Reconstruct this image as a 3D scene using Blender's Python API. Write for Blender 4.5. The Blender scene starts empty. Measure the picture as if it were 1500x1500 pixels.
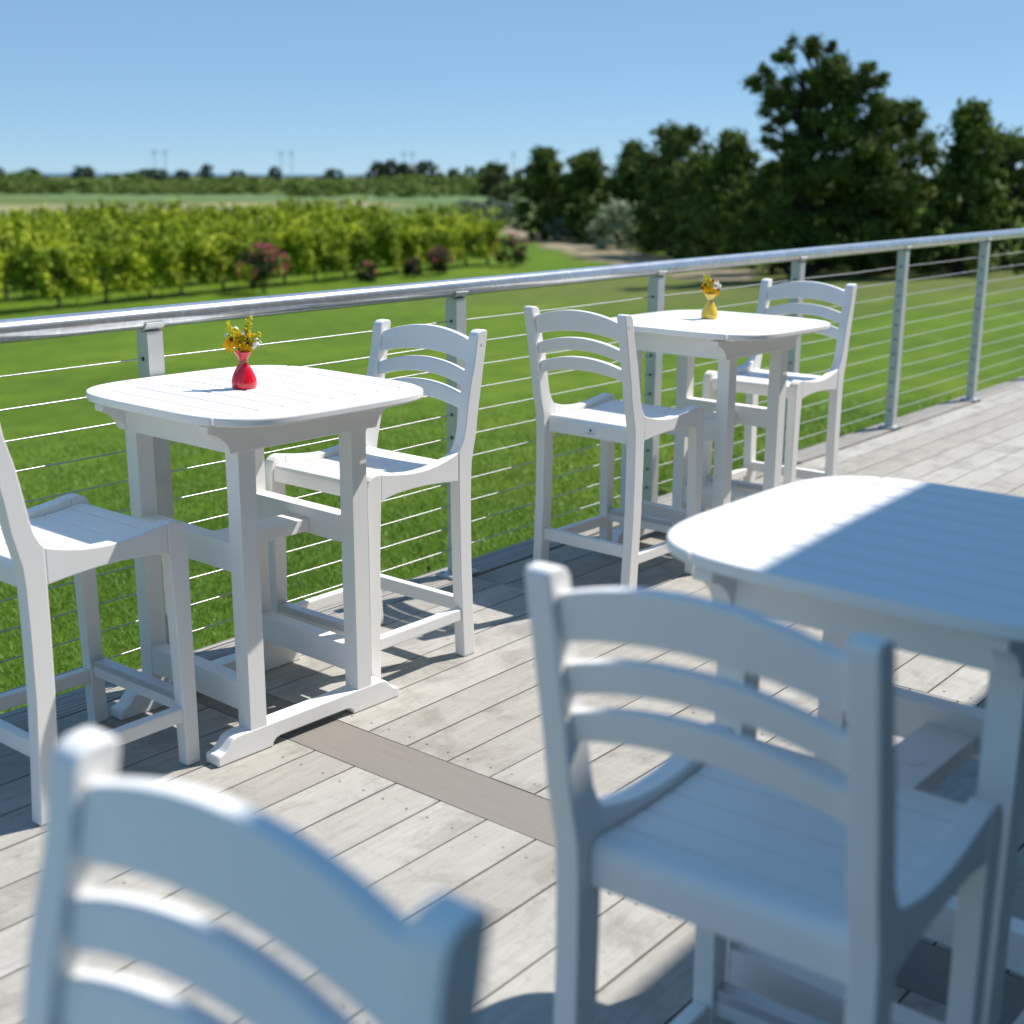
import bpy, bmesh, math, random
import numpy as np
from mathutils import Vector, Matrix

random.seed(7)
C = bpy.context.scene.collection
PI = math.pi
R = math.radians

# ------------------------------------------------------------------ helpers
def new_obj(name, me, parent=None, mats=()):
    o = bpy.data.objects.new(name, me)
    C.objects.link(o)
    for m in mats:
        me.materials.append(m)
    if parent is not None:
        o.parent = parent
    return o

def empty(name, loc=(0, 0, 0), rz=0.0, label=None, cat=None, group=None):
    o = bpy.data.objects.new(name, None)
    C.objects.link(o)
    o.location = loc
    o.rotation_euler = (0, 0, rz)
    o.empty_display_size = 0.1
    tag(o, label, cat, group)
    return o

def tag(o, label=None, cat=None, group=None, kind=None):
    if label: o['label'] = label
    if cat: o['category'] = cat
    if group: o['group'] = group
    if kind: o['kind'] = kind
    return o

def copy_tree(o, parent=None):
    c = o.copy()
    C.objects.link(c)
    if parent is not None:
        c.parent = parent
    for ch in list(o.children):
        copy_tree(ch, c)
    return c

class MB:
    """collects shapes into one bmesh"""
    def __init__(self):
        self.bm = bmesh.new()
    def _bev(self, geom_faces, w, seg):
        if w <= 0: return
        edges = set()
        for f in geom_faces:
            for e in f.edges:
                if len(e.link_faces) == 2 and e.calc_face_angle(0) > R(32):
                    edges.add(e)
        bmesh.ops.bevel(self.bm, geom=list(edges), offset=w, segments=seg, affect='EDGES', profile=0.5, clamp_overlap=True)
    def box(self, x0, x1, y0, y1, z0, z1, bev=0.0, seg=2, mat=0):
        vs = [self.bm.verts.new((x, y, z)) for z in (z0, z1) for y in (y0, y1) for x in (x0, x1)]
        idx = [(0, 2, 3, 1), (4, 5, 7, 6), (0, 1, 5, 4), (2, 6, 7, 3), (0, 4, 6, 2), (1, 3, 7, 5)]
        fs = [self.bm.faces.new([vs[i] for i in q]) for q in idx]
        for f in fs: f.material_index = mat
        self._bev(fs, bev, seg)
    def prism(self, pts, place, bev=0.0, seg=2, mat=0):
        """pts: closed outline; place(p, s) -> 3d for s in (0, 1)"""
        a = [self.bm.verts.new(place(p, 0)) for p in pts]
        b = [self.bm.verts.new(place(p, 1)) for p in pts]
        n = len(pts)
        fs = [self.bm.faces.new(a), self.bm.faces.new(b[::-1])]
        for i in range(n):
            j = (i + 1) % n
            fs.append(self.bm.faces.new((a[j], a[i], b[i], b[j])))
        for f in fs: f.material_index = mat
        bmesh.ops.recalc_face_normals(self.bm, faces=fs)
        self._bev(fs, bev, seg)
    def tube(self, path, r, n=10, cap=True, mat=0):
        rings = []
        P = [Vector(p) for p in path]
        rr = r if isinstance(r, (list, tuple)) else [r] * len(P)
        up = None
        for i, p in enumerate(P):
            t = (P[min(i + 1, len(P) - 1)] - P[max(i - 1, 0)]).normalized()
            if up is None:
                up = Vector((0, 0, 1)) if abs(t.z) < .9 else Vector((1, 0, 0))
            s = t.cross(up).normalized()
            up = s.cross(t).normalized()
            rings.append([self.bm.verts.new(p + (s * math.cos(2 * PI * k / n) + up * math.sin(2 * PI * k / n)) * rr[i]) for k in range(n)])
        for i in range(len(rings) - 1):
            for k in range(n):
                f = self.bm.faces.new((rings[i][k], rings[i + 1][k], rings[i + 1][(k + 1) % n], rings[i][(k + 1) % n]))
                f.material_index = mat
        if cap:
            self.bm.faces.new(rings[0]).material_index = mat
            self.bm.faces.new(rings[-1][::-1]).material_index = mat
    def lathe(self, prof, c=(0, 0, 0), n=40, mat=0):
        c = Vector(c)
        rings = []
        for (r, z) in prof:
            if r < 1e-6:
                rings.append([self.bm.verts.new(c + Vector((0, 0, z)))])
            else:
                rings.append([self.bm.verts.new(c + Vector((r * math.cos(2 * PI * k / n), r * math.sin(2 * PI * k / n), z))) for k in range(n)])
        for a, b in zip(rings, rings[1:]):
            for k in range(n):
                k2 = (k + 1) % n
                if len(a) == 1 and len(b) > 1: f = self.bm.faces.new((a[0], b[k2], b[k]))
                elif len(b) == 1 and len(a) > 1: f = self.bm.faces.new((a[k], a[k2], b[0]))
                elif len(a) > 1: f = self.bm.faces.new((a[k], a[k2], b[k2], b[k]))
                else: continue
                f.material_index = mat
    def ico(self, c, r, sub=1, mat=0, sc=(1, 1, 1)):
        ret = bmesh.ops.create_icosphere(self.bm, subdivisions=sub, radius=r, matrix=Matrix.Translation(c) @ Matrix.Diagonal((*sc, 1)))
        for v in ret['verts']:
            for f in v.link_faces: f.material_index = mat
    def build(self, name, mats, parent=None, smooth=14):
        me = bpy.data.meshes.new(name)
        bmesh.ops.recalc_face_normals(self.bm, faces=self.bm.faces[:])
        self.bm.to_mesh(me)
        self.bm.free()
        if smooth:
            me.shade_smooth()
            me.set_sharp_from_angle(angle=R(smooth))
        return new_obj(name, me, parent, mats if isinstance(mats, (list, tuple)) else [mats])

def poly_mesh(name, verts, faces_flat, per, mats, parent=None, smooth=False):
    """fast mesh from numpy: verts (N,3), faces_flat int array with `per` corners each"""
    me = bpy.data.meshes.new(name)
    nf = len(faces_flat) // per
    me.vertices.add(len(verts)); me.vertices.foreach_set('co', np.asarray(verts, np.float32).ravel())
    me.loops.add(len(faces_flat)); me.loops.foreach_set('vertex_index', np.asarray(faces_flat, np.int32))
    me.polygons.add(nf)
    me.polygons.foreach_set('loop_start', np.arange(nf, dtype=np.int32) * per)
    me.update(calc_edges=True)
    if smooth: me.shade_smooth()
    else: me.shade_flat()
    return new_obj(name, me, parent, mats if isinstance(mats, (list, tuple)) else [mats])

# ------------------------------------------------------------------ materials
class NT:
    def __init__(self, name):
        self.m = bpy.data.materials.new(name)
        self.m.use_nodes = True
        self.t = self.m.node_tree
        self.b = self.t.nodes['Principled BSDF']
    def n(self, typ, **kw):
        nd = self.t.nodes.new(typ)
        for k, v in kw.items():
            if k in nd.inputs.keys() if hasattr(nd.inputs, 'keys') else False:
                nd.inputs[k].default_value = v
            else:
                setattr(nd, k, v)
        return nd
    def l(self, a, b): self.t.links.new(a, b)
    def noise(self, scale, detail=4, rough=.55, coord=None, stretch=None, dist=0.0):
        nz = self.n('ShaderNodeTexNoise')
        nz.inputs['Scale'].default_value = scale
        nz.inputs['Detail'].default_value = detail
        nz.inputs['Roughness'].default_value = rough
        nz.inputs['Distortion'].default_value = dist
        if coord is None: coord = self.pos()
        if stretch:
            mp = self.n('ShaderNodeMapping')
            mp.inputs['Scale'].default_value = stretch
            self.l(coord, mp.inputs['Vector']); coord = mp.outputs['Vector']
        self.l(coord, nz.inputs['Vector'])
        return nz.outputs['Fac']
    def pos(self): return self.n('ShaderNodeNewGeometry').outputs['Position']
    def obj(self): return self.n('ShaderNodeTexCoord').outputs['Object']
    def ramp(self, fac, stops):
        r = self.n('ShaderNodeValToRGB')
        e = r.color_ramp.elements
        while len(e) < len(stops): e.new(.5)
        for k, (p, c) in zip(e, stops):
            k.position = p; k.color = (*c, 1) if len(c) == 3 else c
        self.l(fac, r.inputs['Fac'])
        return r.outputs['Color']
    def mix(self, f, a, b, mode='MIX'):
        m = self.n('ShaderNodeMix'); m.data_type = 'RGBA'; m.blend_type = mode
        for s, v in ((m.inputs[0], f), (m.inputs[6], a), (m.inputs[7], b)):
            if isinstance(v, (int, float)): s.default_value = v
            elif isinstance(v, (tuple, list)): s.default_value = (*v, 1)
            else: self.l(v, s)
        return m.outputs[2]
    def math(self, op, a, b=0.0):
        m = self.n('ShaderNodeMath'); m.operation = op
        for s, v in ((m.inputs[0], a), (m.inputs[1], b)):
            if isinstance(v, (int, float)): s.default_value = v
            else: self.l(v, s)
        return m.outputs[0]
    def bump(self, h, strength=.2, dist=.002):
        b = self.n('ShaderNodeBump')
        b.inputs['Strength'].default_value = strength
        b.inputs['Distance'].default_value = dist
        self.l(h, b.inputs['Height']); self.l(b.outputs['Normal'], self.b.inputs['Normal'])
    def attr(self, name, out='Fac'):
        a = self.n('ShaderNodeAttribute'); a.attribute_name = name
        return a.outputs[out]
    def set(self, **kw):
        names = dict(col='Base Color', rough='Roughness', metal='Metallic', spec='Specular IOR Level', coat='Coat Weight', trans='Transmission Weight', sss='Subsurface Weight', sheen='Sheen Weight')
        for k, v in kw.items():
            s = self.b.inputs[names[k]]
            if isinstance(v, (int, float)): s.default_value = v
            elif isinstance(v, (tuple, list)): s.default_value = (*v, 1)
            else: self.l(v, s)
        return self

def simple(name, col, rough=.5, **kw):
    t = NT(name); t.set(col=col, rough=rough, **kw); return t.m

def mk_white():
    t = NT('white_poly_lumber')
    n1 = t.noise(3.0, 3); n2 = t.noise(420, 2)
    t.set(col=t.ramp(n1, [(.3, (.790, .777, .752)), (.7, (.825, .812, .788))]), rough=t.ramp(n1, [(.3, (.42,) * 3), (.7, (.55,) * 3)]), spec=.42)
    t.bump(n2, .12, .0006)
    return t.m
WHITE = mk_white()

def mk_deck():
    t = NT('weathered_deck_board')
    rnd = t.attr('board'); dark = t.attr('dark')
    co = t.obj()
    cx = t.n('ShaderNodeCombineXYZ'); t.l(t.math('MULTIPLY', rnd, 37.0), cx.inputs[0]); t.l(t.math('MULTIPLY', rnd, 91.0), cx.inputs[1])
    ad = t.n('ShaderNodeVectorMath'); ad.operation = 'ADD'; t.l(co, ad.inputs[0]); t.l(cx.outputs[0], ad.inputs[1])
    sp = t.n('ShaderNodeSeparateXYZ'); t.l(ad.outputs[0], sp.inputs[0])
    sw = t.n('ShaderNodeCombineXYZ'); t.l(sp.outputs[1], sw.inputs[0]); t.l(sp.outputs[0], sw.inputs[1]); t.l(sp.outputs[2], sw.inputs[2])
    mv = t.n('ShaderNodeMix'); mv.data_type = 'VECTOR'; t.l(t.math('GREATER_THAN', dark, .6), mv.inputs[0]); t.l(ad.outputs[0], mv.inputs[4]); t.l(sw.outputs[0], mv.inputs[5])
    v = mv.outputs[1]
    g1 = t.noise(1.0, 6, .62, v, (5, 90, 20)); g2 = t.noise(1.0, 4, .6, v, (3.2, 22, 8), 1.2)
    st = t.noise(5.0, 5, .7, v, None, .5)
    base = t.ramp(rnd, [(0, (.338, .317, .279)), (.5, (.378, .358, .319)), (1, (.418, .399, .360))])
    gr = t.ramp(g1, [(.28, (.90, .895, .885)), (.72, (1.04, 1.04, 1.04))])
    col = t.mix(1.0, base, gr, 'MULTIPLY')
    col = t.mix(.40, col, t.ramp(g2, [(.3, (.74, .72, .69)), (.65, (1.1, 1.09, 1.08))]), 'MULTIPLY')
    col = t.mix(.6, col, t.ramp(st, [(.34, (.60, .58, .56)), (.50, (1, 1, 1)), (.72, (1.08, 1.08, 1.07))]), 'MULTIPLY')
    sk = t.noise(38.0, 3, .6, v)
    col = t.mix(.5, col, t.ramp(sk, [(.30, (.70, .68, .66)), (.42, (1, 1, 1))]), 'MULTIPLY')
    dk = t.mix(1.0, (.232, .207, .180), gr, 'MULTIPLY')
    col = t.mix(dark, col, dk)
    t.set(col=col, rough=.78, spec=.25)
    t.bump(t.mix(.5, g1, st), .35, .0015)
    return t.m
DECK = mk_deck()
DECK_UNDER = simple('deck_underframe', (.15, .122, .100), .9)

def mk_metal(name, col, rough, blot=False):
    t = NT(name)
    n1 = t.noise(9, 5, .6, t.obj()); n2 = t.noise(55, 4, .65, t.obj())
    if blot:
        c = t.ramp(n2, [(.38, tuple(x * .86 for x in col)), (.55, col), (.68, tuple(min(1, x * 1.5) for x in col))])
        c = t.mix(.5, c, t.ramp(n1, [(.35, tuple(x * .8 for x in col)), (.65, tuple(min(1, x * 1.12) for x in col))]))
        t.set(col=c, rough=rough, metal=.78)
    else:
        t.set(col=t.ramp(n1, [(.3, tuple(x * .86 for x in col)), (.7, col)]), rough=t.ramp(n2, [(.35, (rough + .08,) * 3), (.65, (rough,) * 3)]), metal=.65)
    return t.m
RAILM = mk_metal('weathered_pipe_metal', (.56, .57, .585), .22, True)
POSTM = mk_metal('brushed_post_metal', (.60, .61, .60), .45)
CABLEM = mk_metal('steel_cable', (.52, .515, .51), .34)
STRIPM = mk_metal('footrest_strip_metal', (.62, .64, .67), .50)
BLACK = simple('black_grommet', (.012, .012, .013), .5)

def mk_leaf(name, c0, c1, rough=.6, trans=.25, scale=1.3, fine=14):
    t = NT(name)
    n1 = t.noise(scale, 3); n2 = t.noise(fine, 2)
    a = t.ramp(n1, [(.32, c0), (.68, c1)])
    b = t.mix(.6, a, t.ramp(n2, [(.3, (.6, .62, .55)), (.7, (1.35, 1.3, 1.2))]), 'MULTIPLY')
    t.set(col=b, rough=rough, spec=.12)
    out = t.t.nodes['Material Output']
    tr = t.n('ShaderNodeBsdfTranslucent'); t.l(b, tr.inputs['Color'])
    mx = t.n('ShaderNodeMixShader'); mx.inputs[0].default_value = trans
    t.l(t.b.outputs[0], mx.inputs[1]); t.l(tr.outputs[0], mx.inputs[2]); t.l(mx.outputs[0], out.inputs['Surface'])
    return t.m
CEDAR = mk_leaf('cedar_foliage', (0.043, 0.082, 0.016), (0.133, 0.180, 0.031), .8, .18)
BROAD = mk_leaf('broadleaf_foliage', (0.049, 0.088, 0.018), (0.124, 0.169, 0.034), .7, .2)
BUSHM = mk_leaf('bush_foliage', (0.050, 0.073, 0.022), (0.112, 0.138, 0.043), .6, .2, 1.0)
SILVER = mk_leaf('silver_foliage', (0.188, 0.250, 0.125), (0.500, 0.550, 0.375), .6, .2, 1.6)
REED = mk_leaf('grey_green_foliage', (0.112, 0.163, 0.106), (0.213, 0.263, 0.175), .65, .2)
VINE = mk_leaf('vine_foliage', (.120, .205, .016), (.530, .590, .042), .6, .12, .8, 4)
ROSEL = mk_leaf('rose_foliage', (0.031, 0.056, 0.018), (0.081, 0.106, 0.035), .6, .2)
FARG = mk_leaf('far_foliage', (0.097, 0.156, 0.035), (0.180, 0.234, 0.053), .7, .15, .25, 2)
FARD = mk_leaf('far_dark_hazed_foliage', (0.041, 0.070, 0.038), (0.072, 0.106, 0.050), .7, .1, .25, 2)  # distance haze mixed into the leaf colour, lighter and bluer
BARK = simple('bark', (.035, .027, .020), .9)
VBARK = simple('vine_bark', (.065, .050, .034), .9)
ROSEP = simple('rose_petal', (.40, .028, .075), .6)

def mk_ground():
    t = NT('lawn_and_field')
    g = t.pos()
    sep = t.n('ShaderNodeSeparateXYZ'); t.l(g, sep.inputs[0])
    n0 = t.noise(.28, 5, .68); n1 = t.noise(2.2, 5, .65); n2 = t.noise(30, 6, .8)
    lawn = t.ramp(n0, [(.3, (0.069, 0.133, 0.011)), (.55, (0.096, 0.165, 0.013)), (.75, (0.138, 0.200, 0.019))])
    lawn = t.mix(.75, lawn, t.ramp(n1, [(.3, (.62, .70, .55)), (.7, (1.32, 1.22, 1.2))]), 'MULTIPLY')
    lawn = t.mix(.5, lawn, t.ramp(n2, [(.3, (.6, .62, .5)), (.7, (1.3, 1.28, 1.2))]), 'MULTIPLY')
    # parched, browner turf towards the trees on the right
    dx = t.math('SUBTRACT', sep.outputs[0], 33.0); dy = t.math('SUBTRACT', sep.outputs[1], 15.5)
    d = t.math('SQRT', t.math('ADD', t.math('MULTIPLY', dx, dx), t.math('MULTIPLY', t.math('MULTIPLY', dy, dy), 1.3)))
    d = t.math('ADD', d, t.math('MULTIPLY', n0, 14.0))
    brown = t.math('SUBTRACT', 1.0, t.math('DIVIDE', t.math('SUBTRACT', d, 15.0), 7.0))
    cl = t.n('ShaderNodeClamp'); t.l(brown, cl.inputs[0])
    dry = t.mix(1.0, t.ramp(n1, [(.35, (.104, .098, .044)), (.65, (.156, .132, .068))]), t.ramp(n2, [(.3, (.8, .8, .75)), (.7, (1.15, 1.15, 1.1))]), 'MULTIPLY')
    col = t.mix(t.math('MULTIPLY', cl.outputs[0], .5), lawn, dry)
    # rough meadow far away
    far = t.n('ShaderNodeClamp'); t.l(t.math('DIVIDE', t.math('SUBTRACT', sep.outputs[1], 52.0), 14.0), far.inputs[0])
    nf = t.noise(.05, 4, .6, None, (1, 3, 1))
    mead = t.ramp(nf, [(.35, (.080, .124, .030)), (.6, (.122, .160, .046))])
    col = t.mix(far.outputs[0], col, mead)
    t.set(col=col, rough=.9, spec=.1)
    t.bump(n2, .6, .03)
    return t.m
GROUND = mk_ground()
def mk_grass():
    t = NT('grass_blade')
    n0 = t.noise(.35, 4, .6); n1 = t.noise(2.2, 5, .65); n2 = t.noise(40, 2)
    c = t.ramp(n0, [(.3, (.088, .196, .014)), (.55, (.126, .242, .018)), (.75, (.184, .284, .028))])
    c = t.mix(.6, c, t.ramp(n1, [(.3, (.66, .74, .6)), (.7, (1.3, 1.22, 1.2))]), 'MULTIPLY')
    c = t.mix(.7, c, t.ramp(n2, [(.3, (.55, .6, .5)), (.7, (1.5, 1.4, 1.5))]), 'MULTIPLY')
    t.set(col=c, rough=.5, spec=.3)
    return t.m
GRASS = mk_grass()
def flat_noise(name, c0, c1, scale=.4, stretch=None, rough=.9):
    t = NT(name); n = t.noise(scale, 5, .6, None, stretch); n2 = t.noise(scale * 12, 3)
    t.set(col=t.mix(.4, t.ramp(n, [(.32, c0), (.68, c1)]), t.ramp(n2, [(.3, (.75,) * 3), (.7, (1.2,) * 3)]), 'MULTIPLY'), rough=rough, spec=.1)
    return t.m
DIRT = flat_noise('dirt', (.185, .150, .085), (.290, .240, .155))
TAN = flat_noise('dry_field_soil', (0.188, 0.181, 0.081), (0.300, 0.263, 0.150), .1)
MARSH = flat_noise('marsh_grass', (0.094, 0.156, 0.056), (0.144, 0.206, 0.085), .06, (1, 4, 1))
SEA = simple('sea_water', (.045, .12, .22), .55)

# ------------------------------------------------------------------ ground
def gz(y):
    return -.45 - 1.55 * min(1, max(0, (y - 3.6) / 26.4))

def make_ground():
    ys = [-60, 3.2, 3.6] + [3.6 + 26.4 * k / 12 for k in range(1, 13)] + [40, 60, 100, 200, 400, 900]
    xs = [-400, -60, -20, 0, 10, 20, 30, 40, 60, 100, 200, 500, 1000]
    v = []; f = []
    for y in ys:
        for x in xs: v.append((x, y, gz(y)))
    n = len(xs)
    for j in range(len(ys) - 1):
        for i in range(n - 1):
            f += [j * n + i, j * n + i + 1, (j + 1) * n + i + 1, (j + 1) * n + i]
    o = poly_mesh('lawn', np.array(v), f, 4, GROUND)
    tag(o, kind='structure')
make_ground()

def strip(name, pts, mat, dz=.01):
    """closed outline draped on the far flat ground"""
    m = MB()
    vs = [m.bm.verts.new((x, y, gz(y) + dz)) for x, y in pts]
    f = m.bm.faces.new(vs)
    if f.normal.z < 0: f.normal_flip()
    o = m.build(name, mat, smooth=0)
    return tag(o, kind='structure')

def ribbon(name, line, mat, dz=.012):
    """line: (x, y, half-width) draped over the slope"""
    pts = []
    for (a, b) in zip(line, line[1:]):
        for k in range(12):
            t = k / 12
            pts.append([a[i] * (1 - t) + b[i] * t for i in range(3)])
    v = []; f = []
    for i, (x, y, w) in enumerate(pts):
        q = pts[min(i + 1, len(pts) - 1)]; p = pts[max(i - 1, 0)]
        tx, ty = q[0] - p[0], q[1] - p[1]; L = math.hypot(tx, ty)
        nx, ny = -ty / L, tx / L
        ww = w * (1 + .25 * math.sin(i * 1.7) + .15 * math.sin(i * .6 + 1))
        for s in (-1, -.33, .33, 1):
            X, Y = x + nx * ww * s, y + ny * ww * s
            v.append((X, Y, gz(Y) + dz))
    for i in range(len(pts) - 1):
        for k in range(3):
            f += [i * 4 + k, i * 4 + k + 1, (i + 1) * 4 + k + 1, (i + 1) * 4 + k]
    o = poly_mesh(name, np.array(v), f, 4, mat)
    return tag(o, kind='structure')
ribbon('dirt_path', [(72, 62, 1.2), (56.5, 43.8, 1.3), (50.5, 36.6, 1.9), (44.5, 29.5, 1.9), (38.0, 23.6, 1.5), (30, 17.2, .9)], DIRT)
strip('dry_field', [(50, 132), (93, 124), (118, 122), (104, 97), (90, 99), (60, 104)], TAN, .02)
strip('marsh', [(95, 190), (123, 172), (150, 158), (178, 142), (168, 112), (120, 100), (118, 126), (96, 140)], MARSH, .03)
water = strip('water', [(-900, 760), (900, 760), (1250, 900), (900, 1500), (-900, 1700)], SEA, 0)
water.location.z = .6

# ------------------------------------------------------------------ deck
def make_deck():
    m = MB()
    bm = m.bm
    lb = bm.faces.layers.float.new('board'); ld = bm.faces.layers.float.new('dark')
    def board(x0, x1, y0, y1, dark=0.0, top=0.0, bev=.0022):
        n0 = len(bm.faces)
        z = top + random.uniform(-.0006, .0006)
        m.box(x0, x1, y0, y1, z - .026, z, bev, 2)
        bm.faces.ensure_lookup_table()
        r = random.random()
        for f in bm.faces[n0:]:
            f[lb] = r; f[ld] = dark
    Y1 = 3.044
    def section(x0, x1, phase, pitch, dark_edge=True, cuts=None):
        y = phase
        while y > -4.2: y -= pitch
        g = .0054
        while y < Y1 - .02:
            a, b = y + g / 2, min(y + pitch - g / 2, Y1 - g / 2)
            if b - a > .02:
                board(x0 + .0015, x1 - .0015, a, b)
                xs = x0 + .045
                while xs < x1 and 0 < x0 + 1 and b > .9:
                    for q in (.22, .78):
                        yy = a + (b - a) * q; xx = xs + random.uniform(-.004, .004)
                        c = [bm.verts.new((xx + .0032 * math.cos(k * PI / 4), yy + .0032 * math.sin(k * PI / 4), .0011)) for k in range(8)]
                        f = bm.faces.new(c); f[lb] = .5; f[ld] = .8; f.material_index = 1
                    xs += .62
            y += pitch
    # cross boards, warmer and darker
    for (x0, x1) in ((2.0845, 2.2535),):
        board(x0 + .002, x1 - .002, -4.2, Y1 - .002, 1.0)
    section(-3.2, .72, 2.359 + .05, .1452)
    section(.72, 2.0845, 2.359, .1452)
    section(2.2535, 3.479, 2.338, .1412)
    section(3.479, 6.037, 2.884, .1440)
    section(6.037, 8.6, 2.877, .1490)
    section(8.6, 13.0, 2.84, .1450)
    # fine slatted nosing below the railing
    y = Y1
    k = 0
    while k < 7:
        w = .0195 if k < 6 else .030
        for (x0, x1) in ((-3.2, 1.3), (1.303, 5.4), (5.403, 9.2), (9.203, 13)):
            board(x0, x1, y + .0012, y + w - .0012, .25, 0.001, .0015)
        y += w; k += 1
    o = m.build('deck', [DECK, simple('deck_screw', (.20, .185, .165), .5)], smooth=0)
    tag(o, kind='structure')
    u = MB()
    u.box(-3.2, 13, -4.2, 3.17, -.06, -.034)
    u.box(-3.2, 13, 3.145, 3.178, -.50, -.03)
    for k in range(24):
        u.box(-3.0 + k * .68, -2.95 + k * .68, -4.2, 3.14, -.20, -.061)
    tag(u.build('deck_underframe', [DECK_UNDER], smooth=0), kind='structure')
make_deck()

# ------------------------------------------------------------------ railing
RY = 3.0646 + .026      # centre line of the posts
def make_railing():
    root = empty('cable_railing', (0, 0, 0), 0, 'metal cable railing with round pipe handrail along the far edge of the deck', 'railing')
    posts = [2.1755 + 1.2787 * k for k in range(-3, 8)]
    zt = lambda x: 1.0227 + .0022 * (x - 3.4)
    a, b = posts[0] - .6, posts[-1] + .6
    m = MB()
    n = 40
    m.tube([(a + (b - a) * k / n, RY, zt(a + (b - a) * k / n) + .0315) for k in range(n + 1)], .0305, 28)
    m.build('handrail', RAILM, root, 40)
    for x in posts:
        m = MB()
        m.box(x - .0255, x + .0255, RY - .0255, RY + .0255, .013, zt(x) - .006, .003, 2)
        for k in range(11):
            z = .107 + .0832 * k
            for s in (-1, 1):
                cx = x + s * .0255
                m.tube([(cx - s * .001, RY, z), (cx + s * .0035, RY, z)], .0055, 10, True, 1)
        p = m.build('post', [POSTM, BLACK], root)
        m = MB()
        # curved saddle that cups the pipe
        pts = []
        for k in range(13):
            th = R(200 + 140 * k / 12); pts.append((.0312 * math.cos(th), .0315 + .0312 * math.sin(th)))
        for k in range(13):
            th = R(340 - 140 * k / 12); pts.append((.0365 * math.cos(th), .0315 + .0365 * math.sin(th)))
        m.prism(pts, lambda q, s, x=x: (x - .031 + .062 * s, RY + q[0], zt(x) + q[1]), 0)
        m.box(x - .022, x + .022, RY - .022, RY + .022, zt(x) - .008, zt(x) - .0035, 0)
        m.build('saddle_bracket', POSTM, p, 30)
        m = MB()
        m.box(x - .064, x + .064, RY - .05, RY + .05, .0025, .013, .002, 2)
        for sx in (-1, 1):
            for sy in (-1, 1):
                m.tube([(x + sx * .047, RY + sy * .034, .0131), (x + sx * .047, RY + sy * .034, .0185)], .0085, 6)
        m.build('base_plate', POSTM, p)
    for k in range(11):
        z = .107 + .0832 * k
        m = MB()
        N = (len(posts) - 1) * 4
        path = []
        for i in range(N + 1):
            x = posts[0] + (posts[-1] - posts[0]) * i / N
            sag = .0025 * math.sin(PI * ((i % 4) / 4)) * (1 + .6 * math.sin(k * 2.1 + i // 4))
            path.append((x, RY, z - sag))
        m.tube(path, .0022, 8)
        m.build('cable', CABLEM, root, 60)
make_railing()

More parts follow.
